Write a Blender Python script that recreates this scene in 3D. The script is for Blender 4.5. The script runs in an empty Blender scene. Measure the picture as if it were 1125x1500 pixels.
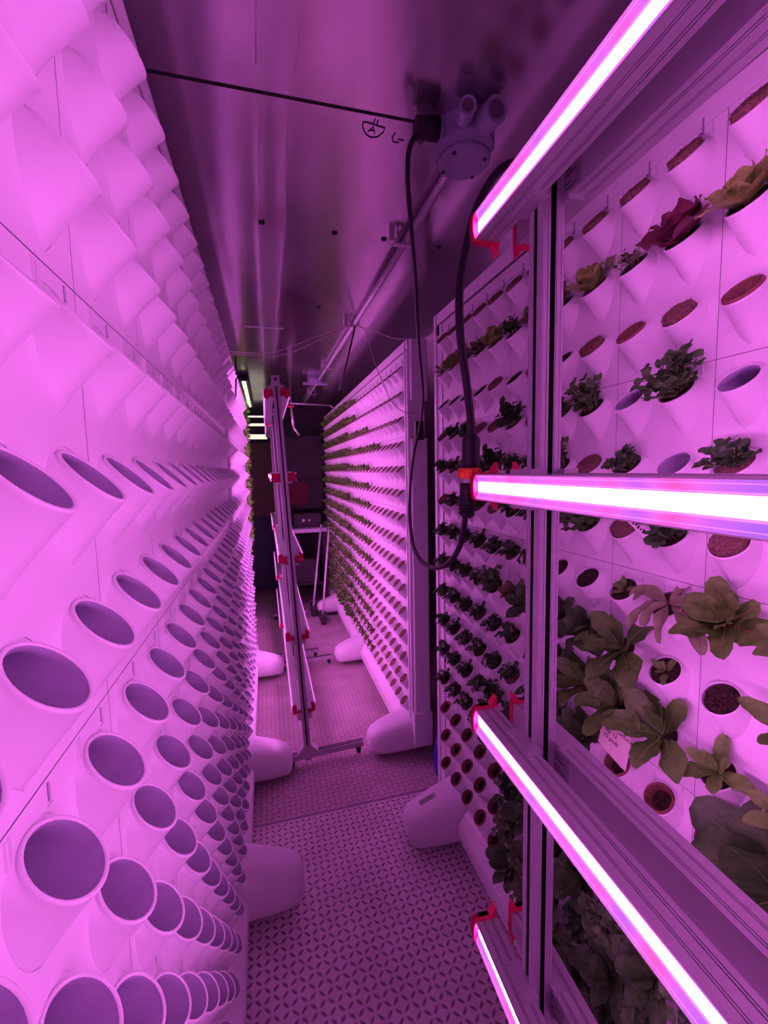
import bpy, math, random
from mathutils import Matrix, Vector
import numpy as np
random.seed(7)
C = bpy.context.scene.collection
sc = bpy.context.scene
PI = math.pi
S45 = math.sqrt(.5)

# ------------------------------------------------------------------ materials
def mat(name, col, rough=.5, metal=0., spec=.5, emit=None, es=0.):
    m = bpy.data.materials.new(name); m.use_nodes = True
    b = m.node_tree.nodes['Principled BSDF']
    b.inputs['Base Color'].default_value = (*col, 1)
    b.inputs['Roughness'].default_value = rough
    b.inputs['Metallic'].default_value = metal
    b.inputs['Specular IOR Level'].default_value = spec
    if emit:
        b.inputs['Emission Color'].default_value = (*emit, 1)
        b.inputs['Emission Strength'].default_value = es
    return m

def noisy(m, c1, c2, scale=40, detail=3, stretch=(1, 1, 1), bump=0., bscale=None, rough=None):
    """two-colour noise base colour plus optional bump"""
    nt = m.node_tree; b = nt.nodes['Principled BSDF']
    tc = nt.nodes.new('ShaderNodeTexCoord'); mp = nt.nodes.new('ShaderNodeMapping')
    mp.inputs['Scale'].default_value = stretch
    nt.links.new(tc.outputs['Object'], mp.inputs[0])
    n = nt.nodes.new('ShaderNodeTexNoise'); n.inputs['Scale'].default_value = scale; n.inputs['Detail'].default_value = detail
    nt.links.new(mp.outputs[0], n.inputs['Vector'])
    r = nt.nodes.new('ShaderNodeValToRGB')
    r.color_ramp.elements[0].position = .35; r.color_ramp.elements[1].position = .65
    r.color_ramp.elements[0].color = (*c1, 1); r.color_ramp.elements[1].color = (*c2, 1)
    nt.links.new(n.outputs['Fac'], r.inputs[0]); nt.links.new(r.outputs[0], b.inputs['Base Color'])
    if rough:
        rr = nt.nodes.new('ShaderNodeMapRange'); rr.inputs['To Min'].default_value = rough[0]; rr.inputs['To Max'].default_value = rough[1]
        nt.links.new(n.outputs['Fac'], rr.inputs[0]); nt.links.new(rr.outputs[0], b.inputs['Roughness'])
    if bump:
        n2 = n
        if bscale:
            n2 = nt.nodes.new('ShaderNodeTexNoise'); n2.inputs['Scale'].default_value = bscale; n2.inputs['Detail'].default_value = 2
            nt.links.new(mp.outputs[0], n2.inputs['Vector'])
        bp = nt.nodes.new('ShaderNodeBump'); bp.inputs['Strength'].default_value = 1; bp.inputs['Distance'].default_value = bump
        nt.links.new(n2.outputs['Fac'], bp.inputs['Height']); nt.links.new(bp.outputs[0], b.inputs['Normal'])
    return m

M = {}
M['plastic'] = noisy(mat('white_plastic', (.8, .79, .81), .36), (.78, .77, .79), (.82, .81, .83), 6)
M['slot'] = mat('slot_dark', (.12, .11, .13), .6)
M['cover'] = mat('cover_plastic', (.78, .77, .82), .4)
M['inner'] = noisy(mat('pocket_inside_shade', (.42, .38, .52), .55), (.40, .36, .50), (.45, .41, .55), 30)  # shade of the cavity put into a darker colour on the pocket walls
M['ridge_slot'] = mat('ridge_slot', (.3, .26, .34), .6)
M['alu'] = noisy(mat('anodised_aluminium', (.62, .6, .63), .38, .55), (.6, .58, .61), (.66, .64, .67), 3, 2, (20, 1, 20))
M['groove'] = mat('groove_dark', (.05, .045, .05), .5, .4)
M['red'] = mat('red_plastic', (.8, .012, .1), .45)
M['black'] = mat('black_rubber', (.012, .011, .014), .45)
M['orange'] = mat('orange_plastic', (.9, .13, .03), .45)
M['steel'] = noisy(mat('ceiling_metal', (.4, .38, .4), .2, .9), (.60, .56, .60), (.74, .70, .74), 1.6, 3, (3, .6, 1), .0004, 7, (.13, .23))
M['wallmetal'] = noisy(mat('wall_metal', (.2, .19, .2), .4, .5), (.42, .40, .42), (.5, .48, .5), 2)
M['bead'] = mat('sealant_bead', (.8, .78, .8), .4)
M['seamdark'] = mat('seam_dark', (.02, .02, .02), .8)
M['jbox'] = mat('box_plastic', (.34, .36, .46), .5)
M['ink'] = mat('ink', (.03, .01, .03), .7)
M['peat'] = noisy(mat('peat_fibre', (.2, .12, .06), .95, spec=.1), (.12, .075, .055), (.27, .17, .125), 260, 4, bump=.002)
M['soil'] = noisy(mat('dark_soil', (.04, .03, .02), .95, spec=.1), (.02, .015, .012), (.07, .05, .03), 200, 4, bump=.002)
M['liner'] = noisy(mat('pot_liner', (.26, .12, .07), .8, spec=.2), (.17, .08, .06), (.25, .12, .09), 90)
def leafmat(n, a, b, sc_=55):
    m = noisy(mat(n, a, .5, spec=.35), a, b, sc_, 3, bump=.003, bscale=70)
    return m
M['herb'] = leafmat('leaf_herb', (.03, .10, .028), (.065, .17, .045))
M['herbtop'] = leafmat('leaf_herb_pale', (.06, .16, .04), (.11, .25, .07))
M['spiky'] = leafmat('leaf_spiky', (.10, .17, .05), (.17, .25, .08))
M['lettuce'] = leafmat('leaf_lettuce', (.10, .25, .035), (.17, .36, .06))
M['romaine'] = leafmat('leaf_romaine', (.065, .18, .025), (.115, .27, .045), 30)
M['dromaine'] = leafmat('leaf_dark_romaine', (.045, .12, .03), (.075, .18, .045), 30)
M['yellow'] = leafmat('leaf_yellow', (.20, .32, .05), (.31, .44, .10))
M['brownleaf'] = leafmat('leaf_brown', (.14, .17, .055), (.21, .25, .08))
M['redleaf'] = leafmat('leaf_red', (.10, .025, .04), (.2, .05, .08))
M['tan'] = leafmat('leaf_wilted', (.18, .26, .10), (.26, .34, .14))
M['stem'] = mat('stem_pale', (.35, .42, .16), .5)
M['rib'] = mat('leaf_rib', (.2, .33, .1), .5)
M['pinkstem'] = mat('stem_pink', (.38, .2, .16), .5)
M['tag'] = mat('paper_tag', (.78, .74, .62), .6)
M['tagw'] = mat('plastic_tag', (.85, .82, .82), .5)
M['sticker'] = mat('sticker_grey', (.30, .36, .30), .5)
M['labelp'] = mat('label_silver', (.42, .40, .46), .45, .3)
M['wire'] = mat('wire_pale', (.6, .45, .5), .5)
M['dark'] = noisy(mat('dark_metal', (.06, .055, .06), .5, .3), (.05, .045, .05), (.08, .07, .08), 4)
M['brown'] = mat('brown_panel', (.16, .12, .08), .6)
M['teal'] = mat('teal_paint', (.03, .06, .08), .5)
M['bluebag'] = mat('blue_plastic', (.02, .03, .4), .45)
M['green'] = leafmat('leaf_green', (.2, .5, .08), (.36, .7, .14))
M['added_green_strip'] = mat('added_green_strip', (.9, .9, .8), .5, emit=(.72, 1, .45), es=2.5)  # greenish glow of the strip added to brighten the plant wall
M['white_lamp'] = mat('white_lamp', (.9, .9, .8), .5, emit=(1, .93, .72), es=1.0)

GCOL = (1.0, .185, .95)
def emission(name, col, s):
    m = bpy.data.materials.new(name); m.use_nodes = True
    nt = m.node_tree; nt.nodes.clear()
    o = nt.nodes.new('ShaderNodeOutputMaterial'); e = nt.nodes.new('ShaderNodeEmission')
    e.inputs[0].default_value = (*col, 1); e.inputs[1].default_value = s
    nt.links.new(e.outputs[0], o.inputs[0]); return m
M['core'] = emission('grow_led_core', GCOL, 31.5)
def edge_emission(name, s):
    m = emission(name, (.9, .2, .9), s); nt = m.node_tree
    e = [n for n in nt.nodes if n.type == 'EMISSION'][0]
    tc = nt.nodes.new('ShaderNodeTexCoord'); mp = nt.nodes.new('ShaderNodeMapping'); mp.inputs['Scale'].default_value = (1, 9, 1)
    n = nt.nodes.new('ShaderNodeTexNoise'); n.inputs['Scale'].default_value = 1.3; n.inputs['Detail'].default_value = 1
    r = nt.nodes.new('ShaderNodeValToRGB'); cr = r.color_ramp
    cr.elements[0].position = .3; cr.elements[0].color = (.5, .14, .95, 1)
    cr.elements[1].position = .7; cr.elements[1].color = (1, .10, .55, 1)
    q = cr.elements.new(.5); q.color = (.95, .16, .95, 1)
    nt.links.new(tc.outputs['Object'], mp.inputs[0]); nt.links.new(mp.outputs[0], n.inputs['Vector'])
    nt.links.new(n.outputs['Fac'], r.inputs[0]); nt.links.new(r.outputs[0], e.inputs[0]); return m
M['edge'] = edge_emission('grow_led_edge', 1.0)
M['mid'] = edge_emission('grow_led_mid', 2.0)

# floor: raised diamond tread
def tread(name, p, c0, c1, strength, r0, r1):
    m = mat(name, (.3, .27, .28), .33, .12)
    nt = m.node_tree; b = nt.nodes['Principled BSDF']; N = nt.nodes.new; L = nt.links.new
    tc = N('ShaderNodeTexCoord'); sep = N('ShaderNodeSeparateXYZ'); L(tc.outputs['Object'], sep.inputs[0])
    def mth(op, a, b_=None):
        n = N('ShaderNodeMath'); n.operation = op
        for i, v in enumerate((a, b_)):
            if v is None: continue
            if isinstance(v, (int, float)): n.inputs[i].default_value = v
            else: L(v, n.inputs[i])
        return n.outputs[0]
    u = mth('DIVIDE', sep.outputs[0], p); v = mth('DIVIDE', sep.outputs[1], p)
    iu, iv = mth('FLOOR', u), mth('FLOOR', v)
    fu, fv = mth('SUBTRACT', mth('SUBTRACT', u, iu), .5), mth('SUBTRACT', mth('SUBTRACT', v, iv), .5)
    par = mth('FLOORED_MODULO', mth('ADD', iu, iv), 2.)
    sg = mth('SUBTRACT', mth('MULTIPLY', par, 2.), 1.)
    a = mth('MULTIPLY', mth('ADD', fu, mth('MULTIPLY', fv, sg)), .7071)
    c = mth('MULTIPLY', mth('SUBTRACT', fu, mth('MULTIPLY', fv, sg)), .7071)
    d = mth('ADD', mth('POWER', mth('DIVIDE', a, .5), 2.), mth('POWER', mth('DIVIDE', c, .185), 2.))
    h = mth('MAXIMUM', mth('SUBTRACT', 1., d), 0.)
    h = mth('POWER', h, .6)
    n = N('ShaderNodeTexNoise'); n.inputs['Scale'].default_value = 5; n.inputs['Detail'].default_value = 5
    L(tc.outputs['Object'], n.inputs['Vector'])
    n3 = N('ShaderNodeTexNoise'); n3.inputs['Scale'].default_value = 60; n3.inputs['Detail'].default_value = 3
    L(tc.outputs['Object'], n3.inputs['Vector'])
    hh = mth('ADD', h, mth('MULTIPLY', n3.outputs['Fac'], .25))
    bp = N('ShaderNodeBump'); bp.inputs['Strength'].default_value = 1; bp.inputs['Distance'].default_value = .0022
    L(hh, bp.inputs['Height']); L(bp.outputs[0], b.inputs['Normal'])
    r = N('ShaderNodeValToRGB'); r.color_ramp.elements[0].position = .3; r.color_ramp.elements[1].position = .7
    r.color_ramp.elements[0].color = (*c0, 1); r.color_ramp.elements[1].color = (*c1, 1)
    L(n.outputs['Fac'], r.inputs[0])
    mx = N('ShaderNodeMixRGB'); mx.inputs[2].default_value = (.12, .07, .07, 1)
    L(mth('MULTIPLY', h, strength), mx.inputs[0]); L(r.outputs[0], mx.inputs[1]); L(mx.outputs[0], b.inputs['Base Color'])
    rr = N('ShaderNodeMapRange'); rr.inputs['To Min'].default_value = r0; rr.inputs['To Max'].default_value = r1
    L(n.outputs['Fac'], rr.inputs[0]); L(rr.outputs[0], b.inputs['Roughness'])
    return m
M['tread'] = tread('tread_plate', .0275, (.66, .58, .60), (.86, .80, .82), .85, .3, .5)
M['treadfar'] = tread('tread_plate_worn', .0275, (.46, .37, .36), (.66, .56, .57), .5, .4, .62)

# ------------------------------------------------------------------ mesh builder
class MB:
    def __init__(s): s.v = []; s.f = []; s.m = []; s.sm = []
    def add(s, vs, fs, mi=0, smooth=False):
        o = len(s.v); s.v += [tuple(p) for p in vs]
        for f in fs: s.f.append([i + o for i in f]); s.m.append(mi); s.sm.append(smooth)
    def box(s, a, b, mi=0, T=None):
        x0, y0, z0 = a; x1, y1, z1 = b
        vs = [(x, y, z) for x in (x0, x1) for y in (y0, y1) for z in (z0, z1)]
        if T is not None: vs = [T @ Vector(p) for p in vs]
        s.add(vs, [(0, 1, 3, 2), (4, 6, 7, 5), (0, 4, 5, 1), (2, 3, 7, 6), (0, 2, 6, 4), (1, 5, 7, 3)], mi)
    def rbox(s, a, b, r, mi=0, n=4):
        """box with rounded vertical edges"""
        pts = []
        for cx, cy, a0 in ((b[0]-r, b[1]-r, 0), (a[0]+r, b[1]-r, 90), (a[0]+r, a[1]+r, 180), (b[0]-r, a[1]+r, 270)):
            for k in range(n + 1):
                t = math.radians(a0 + 90 * k / n); pts.append((cx + r * math.cos(t), cy + r * math.sin(t)))
        s.prism(pts, a[2], b[2], 2, mi)
    def prism(s, pts, lo, hi, axis=2, mi=0, smooth=False, caps=True):
        n = len(pts)
        def p(q, h):
            return (q[0], q[1], h) if axis == 2 else ((q[0], h, q[1]) if axis == 1 else (h, q[0], q[1]))
        vs = [p(q, lo) for q in pts] + [p(q, hi) for q in pts]
        mis = mi if isinstance(mi, (list, tuple)) else [mi] * n
        o = len(s.v); s.v += vs
        for i in range(n):
            j = (i + 1) % n
            s.f.append([o + i, o + j, o + n + j, o + n + i]); s.m.append(mis[i]); s.sm.append(smooth)
        if caps:
            s.f.append([o + i for i in range(n)][::-1]); s.m.append(mis[0]); s.sm.append(False)
            s.f.append([o + n + i for i in range(n)]); s.m.append(mis[0]); s.sm.append(False)
    def loft(s, rings, mi=0, smooth=True, cap0=False, cap1=False, closed=True):
        n = len(rings[0]); o = len(s.v)
        for r in rings: s.v += [tuple(p) for p in r]
        for k in range(len(rings) - 1):
            for i in range(n if closed else n - 1):
                j = (i + 1) % n
                s.f.append([o + k*n + i, o + k*n + j, o + (k+1)*n + j, o + (k+1)*n + i]); s.m.append(mi); s.sm.append(smooth)
        if cap0: s.f.append([o + i for i in range(n)][::-1]); s.m.append(mi); s.sm.append(False)
        if cap1: s.f.append([o + (len(rings)-1)*n + i for i in range(n)]); s.m.append(mi); s.sm.append(False)
    def tube(s, path, r, n=8, mi=0, caps=True):
        P = [Vector(p) for p in path]; rings = []
        up = Vector((0, 0, 1)); t0 = (P[1] - P[0]).normalized()
        if abs(t0.dot(up)) > .9: up = Vector((1, 0, 0))
        x = t0.cross(up).normalized()
        for i, p in enumerate(P):
            t = (P[min(i+1, len(P)-1)] - P[max(i-1, 0)]).normalized()
            x = (x - t * x.dot(t)).normalized(); y = t.cross(x)
            rr = r[i] if isinstance(r, (list, tuple)) else r
            rings.append([p + x * rr * math.cos(2*PI*k/n) + y * rr * math.sin(2*PI*k/n) for k in range(n)])
        s.loft(rings, mi, True, caps, caps)
    def cyl(s, a, b, r, n=20, mi=0, r2=None):
        s.tube([a, b], [r, r if r2 is None else r2], n, mi)
    def mesh(s, name, mats):
        me = bpy.data.meshes.new(name); me.from_pydata(s.v, [], s.f)
        for k in mats: me.materials.append(M[k] if isinstance(k, str) else k)
        me.polygons.foreach_set('material_index', s.m); me.polygons.foreach_set('use_smooth', s.sm)
        me.update(); return me
def smooth_path(pts, k=6):
    P = [Vector(p) for p in pts]; out = []
    for i in range(len(P) - 1):
        p0, p1, p2, p3 = P[max(i-1, 0)], P[i], P[i+1], P[min(i+2, len(P)-1)]
        for j in range(k):
            t = j / k
            out.append(.5 * ((2*p1) + (p2-p0)*t + (2*p0-5*p1+4*p2-p3)*t*t + (3*p1-p0-3*p2+p3)*t**3))
    out.append(P[-1]); return out

def ob(name, me, parent=None, loc=(0, 0, 0)):
    o = bpy.data.objects.new(name, me); C.objects.link(o); o.location = loc
    if parent: o.parent = parent
    return o
def tag(o, label, cat, group=None, kind=None):
    o['label'] = label; o['category'] = cat
    if group: o['group'] = group
    if kind: o['kind'] = kind
    return o
def thing(name, label, cat, loc=(0, 0, 0), rz=0, group=None):
    o = bpy.data.objects.new(name, None); C.objects.link(o); o.location = loc; o.rotation_euler = (0, 0, rz)
    o.empty_display_size = .05
    return tag(o, label, cat, group)
def struct(name, mb, mats):
    o = ob(name, mb.mesh(name, mats)); o['kind'] = 'structure'; return o

# ------------------------------------------------------------------ camera
cd = bpy.data.cameras.new('camera'); cam = bpy.data.objects.new('camera', cd); C.objects.link(cam)
yaw, pitch, roll = .2595, .0963, -.0211
fw = Vector((math.sin(yaw)*math.cos(pitch), math.cos(yaw)*math.cos(pitch), -math.sin(pitch)))
rt = Vector((math.cos(yaw), -math.sin(yaw), 0)); up = rt.cross(fw)
c_, s_ = math.cos(roll), math.sin(roll)
R_, U_ = c_*rt + s_*up, -s_*rt + c_*up
EYE = 1.64
cam.matrix_world = Matrix(((R_.x, U_.x, -fw.x, 0), (R_.y, U_.y, -fw.y, 0), (R_.z, U_.z, -fw.z, EYE), (0, 0, 0, 1)))
cd.sensor_fit = 'VERTICAL'; cd.sensor_height = 36; cd.sensor_width = 36; cd.lens = 643.7 * 36 / 1500
cd.clip_start = .01; sc.camera = cam

# ------------------------------------------------------------------ room shell
HC = 2.48; XL, XR, YF, YB = -.5, 1.06, -1.3, 6.1
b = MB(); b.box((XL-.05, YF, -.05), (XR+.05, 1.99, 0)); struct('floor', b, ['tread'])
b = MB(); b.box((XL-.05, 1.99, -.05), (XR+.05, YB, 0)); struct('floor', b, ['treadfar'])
b = MB(); b.box((XL-.05, YF, HC), (XR+.05, YB, HC+.05)); struct('ceiling', b, ['steel'])
b = MB(); b.box((XL-.05, YF, 0), (XL, YB, HC)); struct('wall_left', b, ['wallmetal'])
b = MB(); b.box((XR, YF, 0), (XR+.05, YB, HC)); struct('wall_right', b, ['wallmetal'])
b = MB(); b.box((XL-.05, YB, -.05), (XR+.05, YB+.05, HC+.05)); struct('wall_back', b, ['dark'])
b = MB(); b.box((XL-.05, YF-.05, -.05), (XR+.05, YF, HC+.05)); struct('wall_front', b, ['dark'])
# floor plate joint, ceiling seams and sealant beads
b = MB(); b.box((XL, 1.984, .0), (XR, 1.996, .0014)); struct('trim_1', b, ['ridge_slot'])
b = MB(); b.box((XL, 1.088, HC-.0015), (.45, 1.095, HC)); struct('trim_2', b, ['seamdark'])
b = MB()
for a, e in ((.3, 1.02), (1.12, 1.55), (1.6, 2.55), (2.62, 3.6), (3.7, 4.2)):
    n = max(4, int((e-a)/.06)); b.tube([(.02 + .002*math.sin(17*(a+(e-a)*i/n)), a+(e-a)*i/n, HC) for i in range(n+1)], .0017, 5)
struct('trim_3', b, ['bead'])
b = MB()
for a, e in ((.3, .86), (.92, 1.02), (1.08, 1.3), (1.36, 2.05), (2.12, 2.6), (2.68, 3.5)):
    n = max(4, int((e-a)/.06)); b.tube([(.095 + .006*math.sin(9*(a+(e-a)*i/n)), a+(e-a)*i/n, HC) for i in range(n+1)], .0011, 5)
struct('trim_4', b, ['bead'])
b = MB(); b.box((-.1, 2.735, HC-.003), (.14, 2.747, HC)); struct('trim_5', b, ['bead'])
for (x, y) in ((.024, 1.619), (.273, 1.633), (.455, 1.635), (.674, 1.648), (.30, 2.35)):
    b = MB(); b.tube([(x, y, HC), (x, y, HC-.004), (x, y, HC-.007)], [.011, .010, .004], 12)
    tag(ob('ceiling_screw', b.mesh('ceiling_screw', ['groove'])), {0.024: 'dark ceiling screw on the pale sealant line', .273: 'dark ceiling screw in the open middle of the ceiling, beyond the seam', .455: 'dark ceiling screw close beside the conduit clamp', .674: 'dark ceiling screw above the near planted panel', .30: 'dark ceiling screw far along the ceiling, beyond the screw row'}[x], 'screw', 'screws along the ceiling')
# hand drawn marks on the ceiling
b = MB()
def stroke(pts): b.tube([(x, y, HC-.0005) for x, y in pts], .0016, 5)
cx, cy = .296, 1.139
stroke([(cx-.030, cy-.018), (cx-.022, cy-.020), (cx+.026, cy-.012), (cx+.026, cy+.002), (cx+.016, cy+.02), (cx, cy+.026), (cx-.016, cy+.018), (cx-.028, cy-.002), (cx-.030, cy-.018)])
stroke([(cx-.012, cy+.010), (cx-.002, cy-.010), (cx+.006, cy+.010)]); stroke([(cx-.008, cy+.002), (cx+.003, cy+.003)])
stroke([(cx-.004, cy-.018), (cx-.004, cy-.034)]); stroke([(cx+.004, cy-.016), (cx+.004, cy-.032)])
tag(ob('ink_mark', b.mesh('ink_mark', ['ink'])), 'hand drawn ink circle with an A inside, on the ceiling by the seam', 'mark')
b = MB(); cx, cy = .364, 1.153
stroke([(cx-.012, cy-.016), (cx-.016, cy), (cx-.008, cy+.014), (cx+.006, cy+.013)]); stroke([(cx, cy+.002), (cx+.016, cy+.003)])
tag(ob('ink_mark', b.mesh('ink_mark', ['ink'])), 'small smudged ink mark on the ceiling beside the junction box', 'mark')

# ------------------------------------------------------------------ growing panels
CS, RS = .1109, .135            # pitch between pockets
ROWZ = [EYE + (4 - r) * RS for r in range(15)]   # opening centres, top row first
OFF = .0225                      # opening centre in front of the sheet
NA = 32
def base_outline(a):
    s, c = math.sin(a), math.cos(a)
    if s >= 0: return (.0365 * c, .026 * s)
    t = math.asin(min(1, -s)) / (PI / 2); sg = 1 if c >= 0 else -1
    return (sg * .0372 * (1 - t ** 2.2) ** .82, -.081 * t)
CELL = (-CS/2, CS/2, -.0925, RS - .0925)   # cell rectangle around an opening centre
def rect_outline():
    x0, x1, z0, z1 = CELL; pts = []
    o = (0, -.018)
    for k in range(NA):
        a = 2*PI*k/NA; bx, bz = base_outline(a); d = (bx-o[0], bz-o[1])
        t = min([((x1 if d[0] > 0 else x0)-o[0])/d[0] if abs(d[0]) > 1e-9 else 1e9, ((z1 if d[1] > 0 else z0)-o[1])/d[1] if abs(d[1]) > 1e-9 else 1e9])
        pts.append([o[0]+d[0]*t, o[1]+d[1]*t])
    for cx in (x0, x1):
        for cz in (z0, z1):
            i = min(range(NA), key=lambda q: (pts[q][0]-cx)**2 + (pts[q][1]-cz)**2); pts[i] = [cx, cz]
    return pts
RECT = rect_outline()
def pocket_mesh(n=NA, name='pocket'):
    b = MB(); A = [2*PI*k/n for k in range(n)]
    def circ(r, h=0.):  # ring in the opening plane, h along its normal
        return [(r*math.cos(a), -(OFF - r*math.sin(a)*S45 + h*S45), r*math.sin(a)*S45 + h*S45) for a in A]
    base = [(base_outline(a)[0], 0.0005, base_outline(a)[1]) for a in A]
    rim = circ(.0330, -.0035)
    rings = [base]
    for t in (.12, .35, .7):
        rings.append([tuple(p[i] + (q[i]-p[i]) * (t ** (1.06 if i == 1 else 1.0)) for i in range(3)) for p, q in zip(base, rim)])
    rings += [rim, circ(.0334, -.0015), circ(.0325, 0), circ(.0305, 0), circ(.0296, -.0012)]
    b.loft(rings, 0, True)
    def flat(y, h): return [(.0288*math.cos(a), y, .0215*math.sin(a) + h) for a in A]
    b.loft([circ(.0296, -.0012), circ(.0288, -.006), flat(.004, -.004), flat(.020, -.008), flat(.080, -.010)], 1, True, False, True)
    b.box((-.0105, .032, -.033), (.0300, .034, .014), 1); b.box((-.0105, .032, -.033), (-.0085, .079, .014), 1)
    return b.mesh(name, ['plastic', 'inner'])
POCKET = pocket_mesh()
POCKET_LOW = pocket_mesh(16, 'pocket_far')
def merged(me, locs, name):
    """one mesh holding many shifted copies of me"""
    vs = np.empty(len(me.vertices)*3); me.vertices.foreach_get('co', vs); vs = vs.reshape(-1, 3)
    mi_ = [p.material_index for p in me.polygons]; faces = [list(p.vertices) for p in me.polygons]; sm = [p.use_smooth for p in me.polygons]
    b = MB()
    for l in locs:
        o = len(b.v); b.v += [tuple(q) for q in (vs + np.array(l))]
        b.f += [[i+o for i in f] for f in faces]; b.m += mi_; b.sm += sm
    return b.mesh(name, [m for m in me.materials])

def foot_mesh():
    b = MB(); rings = []
    # stations outwards from the sheet: (w, half width bottom, half width top, z bottom, z top)
    for w, hb, ht, z0, z1 in ((-.02, .116, .088, .03, .228), (.05, .114, .080, .028, .205), (.12, .108, .072, .026, .182), (.18, .100, .064, .026, .160), (.215, .088, .054, .028, .146), (.236, .066, .038, .036, .128), (.243, .030, .014, .058, .102)):
        ring = []
        cr = min(.03, (z1-z0)*.35)
        pts = [(-hb, z0), (hb, z0), (hb*.98, z0+(z1-z0)*.55), (ht, z1), (-ht, z1), (-hb*.98, z0+(z1-z0)*.55)]
        # round the polygon by two corner cuts
        for _ in range(2):
            q = []
            for i in range(len(pts)):
                p0, p1 = pts[i], pts[(i+1) % len(pts)]
                q += [(p0[0]*.78+p1[0]*.22, p0[1]*.78+p1[1]*.22), (p0[0]*.22+p1[0]*.78, p0[1]*.22+p1[1]*.78)]
            pts = q
        rings.append([(p[0], -w, p[1]) for p in pts])
    b.loft(rings, 0, True, False, True)
    return b.mesh('foot', ['plastic'])
FOOT = foot_mesh()
def caster_mesh():
    b = MB(); b.cyl((-.012, -.17, .021), (.012, -.17, .021), .021, 16); b.box((-.016, -.178, .02), (.016, -.162, .05))
    return b.mesh('caster', ['black'])
CASTER = caster_mesh()

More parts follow.
